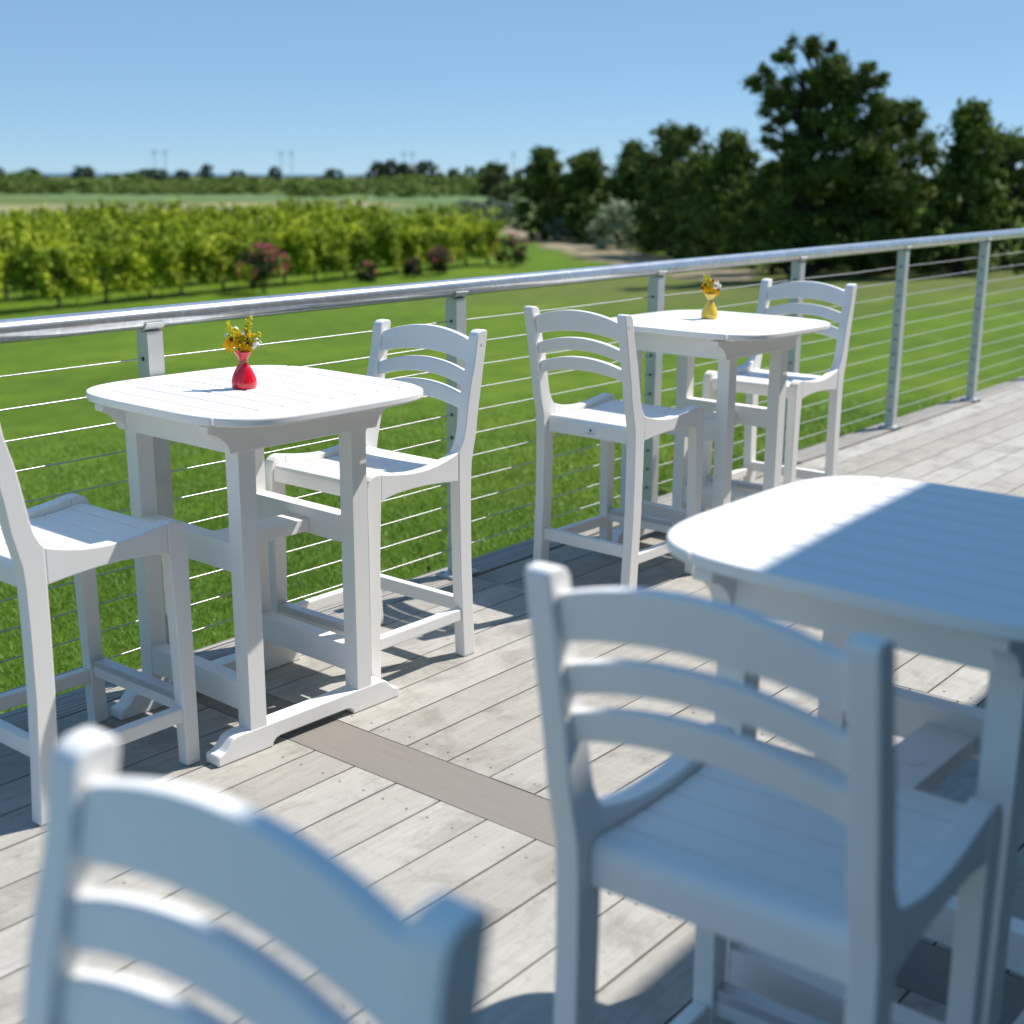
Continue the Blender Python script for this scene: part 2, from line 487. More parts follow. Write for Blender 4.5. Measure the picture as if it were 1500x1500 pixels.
# ------------------------------------------------------------------ chair
W = .219
TY = .037
def cxl(z): return -.037 + (-.2) * (z - .99)
def make_chair():
    root = empty('bar_chair')
    def side(s, y0, y1):
        a, b = sorted((s * y0, s * y1))
        return lambda q, t: (q[0], a if t == 0 else b, q[1])
    post = [(0, 0), (.009, .146), (.016, .30), (.0175, .45), (.0165, .56), (.013, .61), (.005, .645), (-.006, .69), (-.016, .76), (-.028, .825),
            (-.0575, .986), (-.056, .993), (-.050, .996), (-.031, .995), (-.020, .990), (-.0135, .980), (-.010, .965),
            (.000, .903), (.0205, .83), (.034, .757), (.042, .710), (.049, .682), (.060, .660), (.071, .6465), (.071, .558), (.070, .454), (.067, .309), (.063, .21), (.052, 0)]
    panel = [(.0716, .6445), (.09, .638), (.12, .630), (.16, .6215), (.20, .6170), (.235, .6155), (.27, .6165), (.325, .6225), (.36, .6280), (.3915, .6335),
             (.3915, .5565), (.36, .5635), (.326, .5680), (.264, .5705), (.20, .5695), (.134, .5650), (.0716, .5580)]
    fleg = [(.3925, .6337), (.405, .6355), (.416, .6345), (.427, .6305), (.4365, .6230), (.4435, .6110), (.4475, .5950), (.4485, .5750), (.447, .45), (.447, .30), (.448, 0),
            (.408, 0), (.405, .20), (.400, .40), (.395, .52), (.3925, .557)]
    for s in (1, -1):
        m = MB()
        m.prism(post, side(s, W - TY, W), .0032, 2)
        m.tube([(-.033, s * (W - .001), .957), (-.033, s * (W + .0008), .957)], .0058, 14)
        m.build('back_post', WHITE, root)
        m = MB(); m.prism(panel, side(s, W - TY + .001, W - .0012), .0025, 2); m.build('side_panel', WHITE, root)
        m = MB(); m.prism(fleg, side(s, W - TY, W), .0032, 2); m.build('front_leg', WHITE, root)
        m = MB()
        st = [(.0585, .119), (.0600, .157), (.4060, .157), (.4065, .119)]
        m.prism(st, side(s, W - .031, W - .003), .004, 2)
        m.build('side_stretcher', WHITE, root)
    m = MB(); m.box(.026, .050, -W + TY, W - TY, .143, .184, .003, 2); m.build('rear_stretcher', WHITE, root)
    m = MB(); m.box(.416, .442, -W + TY, W - TY, .137, .1665, .003, 2)
    fs = m.build('front_stretcher', WHITE, root)
    m = MB()
    m.prism([(.4135, .1655), (.4135, .1835), (.4450, .1835), (.4450, .1630), (.4425, .1630), (.4425, .1670), (.4165, .1670), (.4165, .1655)], lambda q, t: (q[0], -W + TY + .001 if t == 0 else W - TY - .001, q[1]), .0012, 2)
    m.build('footrest_strip', STRIPM, fs)
    # seat of contoured cross slats
    m = MB()
    yb = W - TY - .0015
    pl = lambda q, t: (q[0], -yb if t == 0 else yb, q[1])
    rear = [(.040, .545), (.040, .586), (.0425, .596), (.048, .6035), (.056, .6070), (.066, .6075), (.104, .6035), (.104, .5860), (.066, .5890), (.062, .5860), (.062, .545)]
    m.prism(rear, pl, .0015, 2)
    front = [(.4400, .563), (.4400, .590), (.4380, .600), (.4320, .6085), (.4220, .6130), (.4100, .6140), (.3800, .6105), (.3800, .5930), (.412, .5965), (.4180, .592), (.4180, .563)]
    m.prism(front, pl, .0015, 2)
    zs = lambda x: .6000 + .0105 * ((x - .235) / .145) ** 2 if x > .235 else .6000 + .0040 * ((x - .235) / .13) ** 2
    for k in range(4):
        a = .1075 + k * .0682; b = a + .0650
        top = [(a + (b - a) * i / 4, zs(a + (b - a) * i / 4)) for i in range(5)]
        bot = [(x, z - .0175) for x, z in top[::-1]]
        m.prism(top + bot, pl, .0038, 2)
    m.build('seat', WHITE, root)
    # arched back rails
    def rail(e0, m0, e1, m1):
        N = 22
        ye = W - TY + .0005
        pts = []
        for i in range(N + 1):
            y = -ye + 2 * ye * i / N; pts.append((y, e0 + (m0 - e0) * (1 - (y / ye) ** 2)))
        for i in range(N, -1, -1):
            y = -ye + 2 * ye * i / N; pts.append((y, e1 + (m1 - e1) * (1 - (y / ye) ** 2)))
        m = MB()
        m.prism(pts, lambda q, t: (cxl(q[1]) + (-.010 if t == 0 else .011), q[0], q[1]), .0035, 2)
        m.build('back_rail', WHITE, root)
    rail(.900, .924, .9635, .9955)
    rail(.827, .8575, .870, .9015)
    rail(.761, .7870, .803, .8340)
    return root
CH_GROUP = 'white tall chairs around the deck tables'
proto_chair = make_chair()
CHAIRS = [
    # x, y, rot, label
    (2.887, 2.7277, PI - .0076, 'white bar chair facing the red vase table from its far side'),
    (3.6134, 2.6512, -.0276, 'white bar chair at the yellow vase table with its back to the red vase table'),
    (5.2103, 2.6451, PI + .0033, 'farthest white bar chair, on the far side of the table with the yellow vase'),
    (1.213, .7055, .0358, 'blurred bar chair in shade facing the half shaded table'),
    (.505, .6935, PI - .0042, 'nearest bar chair, very blurred, only its arched rails and post tops showing'),
    (1.405, 2.750, 0.0, 'white bar chair at the left side of the red vase table'),
]
chairs = []
for i, (x, y, rz, lab) in enumerate(CHAIRS):
    c = proto_chair if i == 0 else copy_tree(proto_chair)
    c.location = (x, y, 0.0012); c.rotation_euler = (0, 0, rz)
    tag(c, lab, 'chair', CH_GROUP)
    chairs.append(c)

# maker's plate on the chair at the yellow vase table
def make_plate(parent):
    m = MB()
    m.box(.0384, .0402, -.036, .012, .556, .580, .0005, 1)
    p = m.build('maker_plate', simple('pale_plastic_plate', (.74, .78, .82), .4), parent)
    m = MB()
    TEAL = simple('teal_ink', (.005, .115, .125), .5); GREY = simple('grey_ink', (.30, .37, .42), .5)
    cy = -.0115
    m.prism([(cy - .0062, .5725), (cy, .5790), (cy + .0062, .5725), (cy, .5655)], lambda q, t: (.0384 - .0006 * t, q[0], q[1]), 0)
    m.build('emblem', TEAL, p)
    m = MB()
    rr = random.Random(3)
    for (z, y0, y1) in ((.5628, -.030, .007), (.5597, -.025, .002)):
        y = y0
        while y < y1:
            w = rr.uniform(.0012, .0026); m.box(.0379, .0384, y, min(y + w, y1), z - .0009, z + .0009); y += w + rr.uniform(.0006, .0014)
    m.build('lettering', GREY, p)
make_plate(chairs[1])

# ------------------------------------------------------------------ table
def make_table():
    root = empty('bar_table')
    LX, LY, T = .2075, .2415, .0504
    for sx in (-1, 1):
        for sy in (-1, 1):
            m = MB()
            x0, x1 = sorted((sx * LX, sx * (LX - T))); y0, y1 = sorted((sy * LY, sy * (LY - T)))
            m.box(x0, x1, y0, y1, .060, .7885, .004, 2)
            m.build('leg', WHITE, root)
    foot = [(-.313, 0), (-.313, .024), (-.309, .0275), (-.300, .0290), (-.290, .0335), (-.280, .0420), (-.271, .0535), (-.263, .0600), (-.252, .0640), (-.236, .0655)]
    foot = foot + [(-x, z) for x, z in foot[::-1]]
    foot += [(.140, 0), (.137, .011), (.128, .0185), (.114, .0215), (-.114, .0215), (-.128, .0185), (-.137, .011), (-.140, 0)]
    apr = [(-.292, .862), (-.292, .8435), (-.279, .8400), (-.262, .8315), (-.247, .8195), (-.236, .8050), (-.229, .7870)]
    apr = apr + [(-x + .018, z) for x, z in apr[::-1]]
    for s in (-1, 1):
        m = MB()
        a, b = sorted((s * (LY + .0012), s * (LY - T - .001)))
        m.prism(foot, lambda q, t: (q[0], a if t == 0 else b, q[1]), .0035, 2)
        m.build('foot', WHITE, root)
        m = MB()
        a, b = sorted((s * (LY + .0014), s * (LY - .036)))
        m.prism(apr, lambda q, t: (q[0], a if t == 0 else b, q[1]), .003, 2)
        m.build('apron', WHITE, root)
        m = MB()
        xo = -.2265 if s < 0 else .2445
        a, b = sorted((xo, xo - s * .026))
        m.box(a, b, -LY + .0365, LY - .0365, .7872, .862, .003, 2)
        m.build('apron', WHITE, root)
        # footrest rails between the legs of each pair
        xa, xb = sorted((s * (LX - .002), s * (LX - .046)))
        m = MB(); m.box(xa, xb, -LY + T, LY - T, .476, .5505, .004, 2); m.build('upper_rail', WHITE, root)
        m = MB(); m.box(xa, xb, -LY + T, LY - T, .108, .183, .004, 2); m.build('lower_rail', WHITE, root)
        # cleats under the top
        m = MB()
        ya, ybb = sorted((s * .272, s * .232)); ya -= .02; ybb -= .02
        m.box(-.262, .300, ya, ybb, .8625, .8715, .002, 1)
        m.build('cleat', WHITE, root)
        m = MB()
        xa, xb = sorted((s * .258 + .018, s * .215 + .018))
        m.box(xa, xb, -.20, -.065, .8625, .8715, .002, 1); m.box(xa, xb, -.055, .20, .8625, .8715, .002, 1)
        m.build('cleat', WHITE, root)
    m = MB(); m.box(-LX + .047, LX - .047, -.054, .036, .484, .518, .004, 2)
    m.tube([(0, -.009, .5175), (0, -.009, .5192)], .022, 24)
    m.build('cross_plank', WHITE, root)
    # top: slats along y framed by two end boards, squared oval outline
    A, B, NE = .352, .376, 4.3
    ox, oy = .022, -.024
    def yout(x): return B * (max(0, 1 - abs(x / A) ** NE)) ** (1 / NE)
    def xout(y): return A * (max(0, 1 - abs(y / B) ** NE)) ** (1 / NE)
    m = MB()
    z0, z1 = .8715, .8930
    J = .262; g = .0027
    pl = lambda q, t: (q[0] + ox, q[1] + oy, z0 if t == 0 else z1)
    ns = 9
    ws = [-A + 2 * A * k / ns for k in range(ns + 1)]
    for k in range(ns):
        a = ws[k] + (g if k else 0); b = ws[k + 1] - (g if k < ns - 1 else 0)
        N = 24 if k in (0, ns - 1) else 6
        up = []; dn = []
        for i in range(N + 1):
            t = i / N
            if k == 0: x = b + (a - b) * t ** .6 if False else a + (b - a) * (1 - math.cos(t * PI / 2))
            elif k == ns - 1: x = a + (b - a) * math.sin(t * PI / 2)
            else: x = a + (b - a) * t
            y = min(J - g, yout(x))
            up.append((x, y)); dn.append((x, -y))
        pts = up + dn[::-1]
        clean = []
        for q in pts:
            if not clean or math.hypot(q[0] - clean[-1][0], q[1] - clean[-1][1]) > 1e-4: clean.append(q)
        if math.hypot(clean[0][0] - clean[-1][0], clean[0][1] - clean[-1][1]) < 1e-4: clean.pop()
        m.prism(clean, pl, .0052, 2)
    for s in (-1, 1):
        pts = [(-xout(J + g), J + g)]
        N = 44
        for i in range(N + 1):
            th = PI * (1 - i / N)
            x = math.cos(th)
            x = math.copysign(abs(x) ** .75, x) * A
            y = yout(x)
            if y > J + g + .001: pts.append((x, y))
        pts.append((xout(J + g), J + g))
        pts = [(x, s * y) for x, y in pts]
        m.prism(pts, pl, .0052, 2)
    m.build('tabletop', WHITE, root)
    return root
TB = 'white square bar tables'
proto_table = make_table()
TABLES = [
    (2.1778, 2.6977, -.0322, 'white bar table carrying the red vase'),
    (4.3969, 2.6324, -.0434, 'white bar table carrying the yellow vase'),
    (1.937, .748, -.02, 'white bar table in front, half sunlit and half shaded, with empty top'),
]
for i, (x, y, rz, lab) in enumerate(TABLES):
    t = proto_table if i == 0 else copy_tree(proto_table)
    t.location = (x, y, 0.0012); t.rotation_euler = (0, 0, rz)
    tag(t, lab, 'table', TB)

# ------------------------------------------------------------------ vases and flowers
def mk_glaze(name, c0, c1):
    t = NT(name)
    n = t.noise(30, 3, .5, t.obj())
    t.set(col=t.ramp(n, [(.3, c0), (.7, c1)]), rough=.16, spec=.5, coat=.4)
    return t.m
TWINE = simple('twine', (.36, .27, .17), .9)
STEM = simple('flower_stem', (.10, .18, .035), .6)
GOLD = mk_leaf('coneflower_petal', (.88, .44, .010), (.95, .62, .015), .6, .62, 40, 200)
GOLDR = mk_leaf('goldenrod_bloom', (.74, .68, .04), (.86, .76, .05), .7, .35, 60, 200)
WPET = simple('white_petal', (.78, .78, .70), .6)
CONE = simple('flower_cone', (.030, .012, .008), .8)

def make_vase(loc, rz, glaze, label):
    m = MB()
    prof = [(0, 0), (.028, 0), (.0305, .0015), (.0325, .006), (.0335, .013), (.0325, .022), (.0285, .035), (.0225, .048), (.0160, .059), (.0122, .066), (.0112, .071),
            (.0125, .078), (.0165, .086), (.0222, .0945), (.0228, .0958), (.0215, .0962), (.0155, .087), (.0108, .078), (.0095, .071), (.013, .055), (.02, .03), (0, .02)]
    m.lathe(prof, (0, 0, 0), 48)
    o = m.build('vase', glaze, None, 60)
    o.location = loc; o.rotation_euler = (0, 0, rz)
    tag(o, label, 'vase')
    m = MB()
    for dz in (0, .0016):
        m.tube([(.0122 * math.cos(2 * PI * k / 24), .0122 * math.sin(2 * PI * k / 24), .0690 + dz + .0004 * math.sin(k)) for k in range(25)], .0008, 6)
    # bow and loose ends, on the camera-facing side (local -y)
    m.tube([(.003, -.0125, .070), (.009, -.0150, .0735), (.014, -.0150, .0715), (.0165, -.0155, .064), (.0155, -.0200, .056)], .0008, 6)
    m.tube([(.003, -.0125, .070), (-.004, -.0150, .0655), (-.009, -.0160, .0640), (-.006, -.0165, .0680), (.001, -.0140, .070), (.008, -.0150, .0735)], .0008, 6)
    m.tube([(.004, -.0130, .070), (-.003, -.0165, .0620), (-.009, -.0225, .0530), (-.013, -.0270, .0460)], .0008, 6)
    m.build('twine', TWINE, o, 60)
    return o

def curve_pts(a, b, bend, n=6):
    a = Vector(a); b = Vector(b)
    return [a.lerp(b, i / n) + Vector(bend) * math.sin(PI * i / n) for i in range(n + 1)]

def petals(m, c, axis, n, L, w, droop, mat=0, seed=0):
    rr = random.Random(seed)
    ax = Vector(axis).normalized()
    t = ax.orthogonal().normalized(); b = ax.cross(t)
    for k in range(n):
        th = 2 * PI * k / n + rr.uniform(-.12, .12)
        d = t * math.cos(th) + b * math.sin(th)
        side = ax.cross(d)
        l = L * rr.uniform(.85, 1.1)
        rows = []
        for i in range(6):
            u = i / 5
            ww = w * (.45 + 1.1 * math.sin(PI * min(1, u * .8 + .12)) * .75) * (1 if u < .85 else .55)
            p = Vector(c) + d * (l * u) * (1 - .25 * droop * u) - ax * (l * droop * u * u) 
            rows.append((m.bm.verts.new(p - side * ww / 2), m.bm.verts.new(p + ax * .0007), m.bm.verts.new(p + side * ww / 2)))
        for i in range(5):
            for j in (0, 1):
                f = m.bm.faces.new((rows[i][j], rows[i + 1][j], rows[i + 1][j + 1], rows[i][j + 1])); f.material_index = mat

def coneflower(root, base, c, axis, L=.020, seed=0, droop=.5, n=12):
    m = MB()
    petals(m, c, axis, n, L, .0088, droop, 0, seed)
    f = m.build('coneflower', [GOLD], root, 0)
    m = MB()
    ax = Vector(axis).normalized()
    m.ico(Vector(c) + ax * .003, .0048, 2)
    m.build('flower_centre', CONE, f)
    m = MB(); m.tube(curve_pts(base, Vector(c) - ax * .001, (0, 0, .004)), .0009, 6); m.build('stem', STEM, f)

def goldenrod(root, base, tip, seed=0):
    rr = random.Random(seed)
    m = MB()
    P = curve_pts(base, tip, (rr.uniform(-.003, .003), rr.uniform(-.003, .003), .004), 14)
    m.tube(P, .0007, 5, True, 1)
    for i, p in enumerate(P[5:]):
        for _ in range(12):
            r = .0105 * (1 - i / 11) + .0025
            q = p + Vector((rr.gauss(0, r * .6), rr.gauss(0, r * .6), rr.gauss(0, .002)))
            m.ico(q, rr.uniform(.0012, .0024), 1, 0, (1, 1, rr.uniform(.8, 1.5)))
    for i in range(4, 12, 2):
        th = rr.uniform(0, 6.28); d = Vector((math.cos(th), math.sin(th), .6))
        a = m.bm.verts.new(P[i]); b = m.bm.verts.new(P[i] + d * .008 + Vector((.0015, 0, 0))); c = m.bm.verts.new(P[i] + d * .014); e = m.bm.verts.new(P[i] + d * .008 - Vector((.0015, 0, 0)))
        f = m.bm.faces.new((a, b, c, e)); f.material_index = 1
    m.build('goldenrod', [GOLDR, STEM], root, 0)

def white_cluster(root, base, c, r, seed=0, n=16):
    rr = random.Random(seed)
    m = MB()
    for k in range(n):
        d = Vector((rr.gauss(0, 1), rr.gauss(0, 1), rr.gauss(0, 1))).normalized()
        q = Vector(c) + d * r * rr.uniform(.5, 1)
        petals(m, q, d + Vector((0, 0, .4)), 6, .0048, .0032, .15, 0, seed * 50 + k)
    m.tube(curve_pts(base, c, (0, 0, .003)), .0008, 5, True, 1)
    m.build('white_blossom', [WPET, STEM], root, 0)

RED = mk_glaze('red_glaze', (0.532, 0.006, 0.020), (0.657, 0.011, 0.030))
YEL = mk_glaze('yellow_glaze', (0.739, 0.493, 0.050), (0.806, 0.560, 0.073))
# local frame of a bouquet: x to the picture's right, -y towards the viewer
VROT = .6865 - PI / 2
V1 = Vector((2.184, 2.700, .8945)); V2 = Vector((4.487, 2.678, .8945))
make_vase(V1, VROT, RED, 'small red glazed vase tied with twine on the near left table')
make_vase(V2, VROT + .25, YEL, 'small yellow glazed vase tied with twine on the table by the far chair')
b1 = empty('flower_bunch', V1 + Vector((0, 0, .094)), VROT, 'bunch of coneflower, goldenrod and white blossom standing in the red vase', 'flowers')
B0 = (0, 0, -.012)
coneflower(b1, B0, (-.026, -.010, .0330), (-.10, -.62, .80), .0340, 1, .45, 13)
coneflower(b1, B0, (.0150, -.008, .0240), (.40, -.45, .50), .0290, 2, .85, 9)
coneflower(b1, B0, (.0000, .006, .0330), (.10, -.90, .30), .0270, 3, .0, 10)
coneflower(b1, B0, (.0120, .004, .0330), (.30, -.80, .40), .0260, 4, .05, 9)
goldenrod(b1, B0, (-.0375, .002, .0770), 11)
goldenrod(b1, B0, (-.0300, -.004, .0640), 31)
goldenrod(b1, B0, (-.0180, .010, .0600), 15)
goldenrod(b1, B0, (.0225, .006, .0890), 12)
goldenrod(b1, B0, (.0140, .002, .0660), 32)
goldenrod(b1, B0, (.0450, .002, .0500), 13)
goldenrod(b1, B0, (.0300, .004, .0440), 33)
white_cluster(b1, B0, (.036, -.002, .024), .0160, 21, 26)
white_cluster(b1, B0, (-.019, .008, .058), .009, 22, 7)
white_cluster(b1, B0, (-.040, .002, .044), .006, 23, 5)
white_cluster(b1, B0, (.006, -.004, .052), .006, 34, 5)
b2 = empty('flower_bunch', V2 + Vector((0, 0, .094)), VROT, 'bunch of goldenrod, white blossom and coneflower standing in the yellow vase', 'flowers')
coneflower(b2, B0, (-.031, -.006, .024), (-.75, -.35, .20), .0310, 5, .90, 11)
coneflower(b2, B0, (-.022, -.004, .036), (-.30, -.60, .50), .0220, 35, .30, 9)
coneflower(b2, B0, (.028, -.008, .018), (.45, -.45, .30), .0290, 6, .95, 9)
goldenrod(b2, B0, (-.0250, .002, .0720), 18)
goldenrod(b2, B0, (-.0120, -.004, .0700), 19)
goldenrod(b2, B0, (-.0040, .004, .0580), 20)
goldenrod(b2, B0, (-.0080, -.010, .0400), 28)
white_cluster(b2, B0, (.018, -.004, .036), .0215, 24, 34)
white_cluster(b2, B0, (.036, .002, .034), .009, 25, 8)
coneflower(b2, B0, (.008, -.006, .052), (.1, -.3, .9), .011, 7, .2, 8)

# ------------------------------------------------------------------ foliage
def leaf_cloud(rng, centers, radii, n_per, size, flat=.75):
    """many small leaf quads spread through clumps; returns verts, faces"""
    V = []
    for (c, r), n in zip(zip(centers, radii), n_per):
        d = rng.normal(size=(n, 3)); d /= np.linalg.norm(d, axis=1)[:, None]
        rad = np.minimum(np.abs(rng.normal(0, .62, n)), 1.45)
        p = np.asarray(c) + d * rad[:, None] * np.asarray(r)
        nrm = d * .7 + rng.normal(size=(n, 3)) * .6; nrm[:, 2] += .35
        nrm /= np.linalg.norm(nrm, axis=1)[:, None]
        t = np.cross(nrm, rng.normal(size=(n, 3))); t /= np.linalg.norm(t, axis=1)[:, None] + 1e-9
        b = np.cross(nrm, t)
        s = size * rng.uniform(.6, 1.4, n)[:, None]
        V.append(np.stack([p - t * s, p - b * s * flat * .6 + t * s * .1, p + t * s, p + b * s * flat * .6 + t * s * .1], 1).reshape(-1, 3))
    V = np.concatenate(V)
    return V, np.arange(len(V), dtype=np.int32)

def trunk_mesh(name, h, r, branches, parent, mat=BARK, lean=(0, 0), seed=0):
    rr = random.Random(seed)
    m = MB()
    N = 8
    path = [(lean[0] * (i / N) ** 1.3 + rr.uniform(-.04, .04) * h * .1, lean[1] * (i / N) + rr.uniform(-.04, .04) * h * .1, h * i / N - .08) for i in range(N + 1)]
    path[0] = (0, 0, -.08)
    m.tube(path, [r * (1.25 if i == 0 else 1) * (1 - .8 * i / N) + .01 for i in range(N + 1)], 9)
    for (z, tip) in branches:
        k = min(N, max(0, int(z / h * N)))
        a = Vector(path[k]); b = Vector(tip)
        m.tube(curve_pts(a, b, (0, 0, .08 * (b - a).length), 5), [r * .45 * (1 - .75 * i / 5) for i in range(6)], 6)
    m.build(name, mat, parent, 60)

def make_tree(name, loc, h, width, mat, label, cat='tree', group=None, kind='cedar', seed=0, leaf=.09, nleaf=9000, trunk_r=None, clumps=80, base=.12):
    rng = np.random.default_rng(seed); rr = random.Random(seed)
    root = empty(name, loc, rr.uniform(0, .3), label, cat, group)
    cs = []; rs = []
    wr = width / 2 * 1.22
    for i in range(clumps):
        u = (i + .5) / clumps
        z = base * h + (1 - base) * h * u ** .9 * .95
        t = (z / h - base) / (1 - base)
        if kind == 'cedar':      # ragged, broad in the middle, tapering to uneven spires
            env = wr * (.55 + .62 * math.sin(PI * min(1, t * .9 + .1)) - .42 * t ** 2.2)
        elif kind == 'spire':
            env = wr * (1.08 - .95 * t)
        else:                    # round
            env = wr * math.sqrt(max(.05, 1 - (2 * t - .85) ** 2 * .8))
        th = i * 2.399 + rr.uniform(-.5, .5)
        rad = env * rr.uniform(.25, .95)
        rc = wr * rr.uniform(.16, .36) * (1 - .25 * t)
        cs.append((rad * math.cos(th), rad * math.sin(th), min(z, h - rc * .5)))
        rs.append((rc, rc, rc * rr.uniform(.5, .75)))
    n = nleaf // clumps
    V, F = leaf_cloud(rng, cs, rs, [n] * clumps, leaf * 1.3)
    poly_mesh('crown', V, F, 4, mat, root)
    br = [(max(.08 * h, c[2] - .12 * h), tuple(c)) for c in cs[::3]]
    trunk_mesh('trunk', h * .86, trunk_r or h * .022, br, root, seed=seed)
    return root

# the big ragged cedar is laid out clump by clump (right, away, up) so that its outline is uneven
def big_cedar():
    root = empty('cedar_tree', (31.24, 16.12, gz(16.12)), .477 - PI / 2, 'tallest dark cedar at right, with ragged crown and sky gaps near its top', 'tree', 'dark cedars beyond the lawn')
    rng = np.random.default_rng(5); rr = random.Random(5)
    S = .0190; SZ = .0168
    pts = [  # px right of the trunk, px above its base, radius px
        (-70, 290, 13), (-52, 300, 14), (-35, 322, 14), (-22, 345, 9), (-30, 330, 14), (8, 345, 11), (12, 334, 15), (28, 338, 9), (40, 325, 14), (34, 312, 18),
        (-45, 278, 15), (-26, 286, 13), (-48, 258, 13), (-52, 245, 10), (-30, 262, 18), (-4, 300, 13), (10, 296, 16), (28, 292, 20), (50, 300, 18), (72, 305, 13), (82, 312, 8), (60, 285, 22),
        (85, 288, 15), (98, 292, 9), (88, 268, 18), (95, 255, 12), (40, 268, 24), (15, 268, 22), (-8, 255, 20), (60, 255, 24), (-28, 238, 17), (-45, 222, 9), (-48, 205, 10), (-34, 200, 12), (0, 232, 24), (30, 238, 26), (62, 230, 26), (88, 236, 16),
        (-12, 205, 15), (12, 205, 22), (40, 205, 28), (75, 205, 26), (105, 215, 18), (118, 208, 14), (-20, 180, 18), (10, 175, 28), (45, 172, 30), (80, 175, 30), (112, 180, 22), (128, 190, 14),
        (-42, 165, 15), (-20, 150, 24), (18, 145, 30), (55, 140, 32), (92, 145, 30), (122, 155, 20), (-50, 130, 22), (-25, 115, 28), (15, 110, 32), (55, 105, 34), (95, 110, 32), (125, 120, 22),
        (-58, 100, 22), (-35, 80, 26), (5, 75, 30), (50, 72, 32), (95, 75, 30), (128, 85, 22), (-60, 68, 18), (-30, 52, 20), (30, 48, 24), (75, 46, 26), (115, 50, 22), (-55, 44, 12), (95, 30, 14), (60, 32, 14), (135, 60, 14), (135, 110, 16), (140, 150, 14)]
    cs = []; rs = []; ns = []
    for (a, z, r) in pts:
        for k in range(3):
            dep = rr.uniform(-1, 1) * (48 if z < 230 else 30)
            q = r * rr.uniform(.50, .95)
            jx, jz = rr.uniform(-.5, .5) * r, rr.uniform(-.5, .5) * r
            cs.append(((a + jx) * S, dep * S, (z + jz) * SZ)); rs.append((q * S * 1.05, q * S * 1.05, q * SZ * .85)); ns.append(int(r * r * 1.05) + 25)
    V, F = leaf_cloud(rng, cs, rs, ns, .066)
    poly_mesh('crown', V, F, 4, CEDAR, root)
    br = [(max(.5, c[2] - .7), c) for c in cs[::3]]
    trunk_mesh('trunk', 5.6, .13, br, root, lean=(.35, .1), seed=2)
big_cedar()
CG = 'dark cedars beyond the lawn'
make_tree('cedar_tree', (38.55, 22.34, gz(22.34)), 4.45, 3.0, CEDAR, 'dark cedar with a pointed top, just left of the tallest tree', 'tree', CG, 'spire', 21, .085, 12000, base=.04)
make_tree('broadleaf_tree', (49.0, 31.22, -2.0), 5.6, 3.6, BROAD, 'mid green broadleaf tree with open rounded crown between the dark cedars', 'tree', None, 'round', 22, .10, 9000, base=.05)
make_tree('cedar_tree', (56.5, 44.02, -2.0), 4.9, 2.7, CEDAR, 'dark cedar at the left end of the tree group, beside the dirt path', 'tree', CG, 'cedar', 23, .10, 11000, base=.02)
make_tree('cedar_tree', (57.2, 41.9, -2.0), 4.7, 3.0, CEDAR, 'dark cedar with a notched top, second from the left end of the tree group', 'tree', CG, 'cedar', 24, .10, 11000, base=.02)
make_tree('cedar_tree', (57.6, 39.2, -2.0), 5.1, 3.4, CEDAR, 'dark cedar with spiky tip behind the silver shrub', 'tree', CG, 'spire', 25, .10, 11000, base=.02)
make_tree('broadleaf_tree', (60.5, 39.0, -2.0), 4.2, 3.2, BROAD, 'low olive green tree in the gap left of the rounded broadleaf tree', 'tree', None, 'round', 26, .11, 6000, base=.03)
make_tree('cedar_tree', (45.2, 27.0, gz(27)), 4.0, 2.6, CEDAR, 'dark cedar behind the pointed one, its foot in shade near the dirt path', 'tree', CG, 'cedar', 27, .09, 9000, base=.02)
make_tree('cedar_tree', (34.6, 18.6, gz(18.6)), 3.1, 2.6, CEDAR, 'low dark cedar filling the space left of the tall trunk', 'tree', CG, 'cedar', 28, .08, 9000, base=.06)
make_tree('cedar_tree', (34.2, 14.9, gz(14.9)), 4.6, 2.8, CEDAR, 'dark cedar behind the tallest tree on its right side', 'tree', CG, 'cedar', 29, .08, 10000, base=.03)
make_tree('cedar_tree', (32.8, 12.4, gz(12.4)), 4.3, 2.5, CEDAR, 'dark cedar at the far right beside the railing end', 'tree', CG, 'spire', 30, .08, 9000, base=.03)
make_tree('broadleaf_tree', (36.5, 12.6, gz(12.6)), 3.6, 3.0, BROAD, 'green tree at the right edge behind the last cedars', 'tree', None, 'round', 31, .09, 7000, base=.03)
make_tree('bush', (110.72, 92.85, -2.0), 4.6, 4.7, BUSHM, 'round olive green bush standing alone in the field left of the cedars', 'bush', None, 'round', 32, .17, 5000, base=.0, clumps=34)
make_tree('shrub', (51.6, 35.9, -2.0), 2.2, 2.6, SILVER, 'silver leaved shrub in front of the dark cedars', 'shrub', None, 'round', 33, .075, 5000, base=.0, clumps=26)
make_tree('shrub', (54.3, 39.1, -2.0), 1.7, 1.9, BROAD, 'bright green shrub just left of the silver leaved one', 'shrub', None, 'round', 34, .08, 3000, base=.0, clumps=20)
make_tree('shrub', (51.2, 33.4, -2.0), 1.55, 2.4, BROAD, 'green shrub spilling right of the silver leaved one', 'shrub', None, 'round', 35, .08, 3500, base=.0, clumps=20)
make_tree('shrub', (55.6, 42.4, -2.0), 1.2, 1.5, REED, 'small grey green shrub at the foot of the leftmost cedars', 'shrub', None, 'round', 36, .07, 2200, base=.0, clumps=16)
make_tree('shrub', (70.7, 61.2, -2.0), 1.7, 4.0, REED, 'wide grey green shrub behind the end of the vine rows', 'shrub', None, 'round', 37, .11, 3500, base=.0, clumps=24)
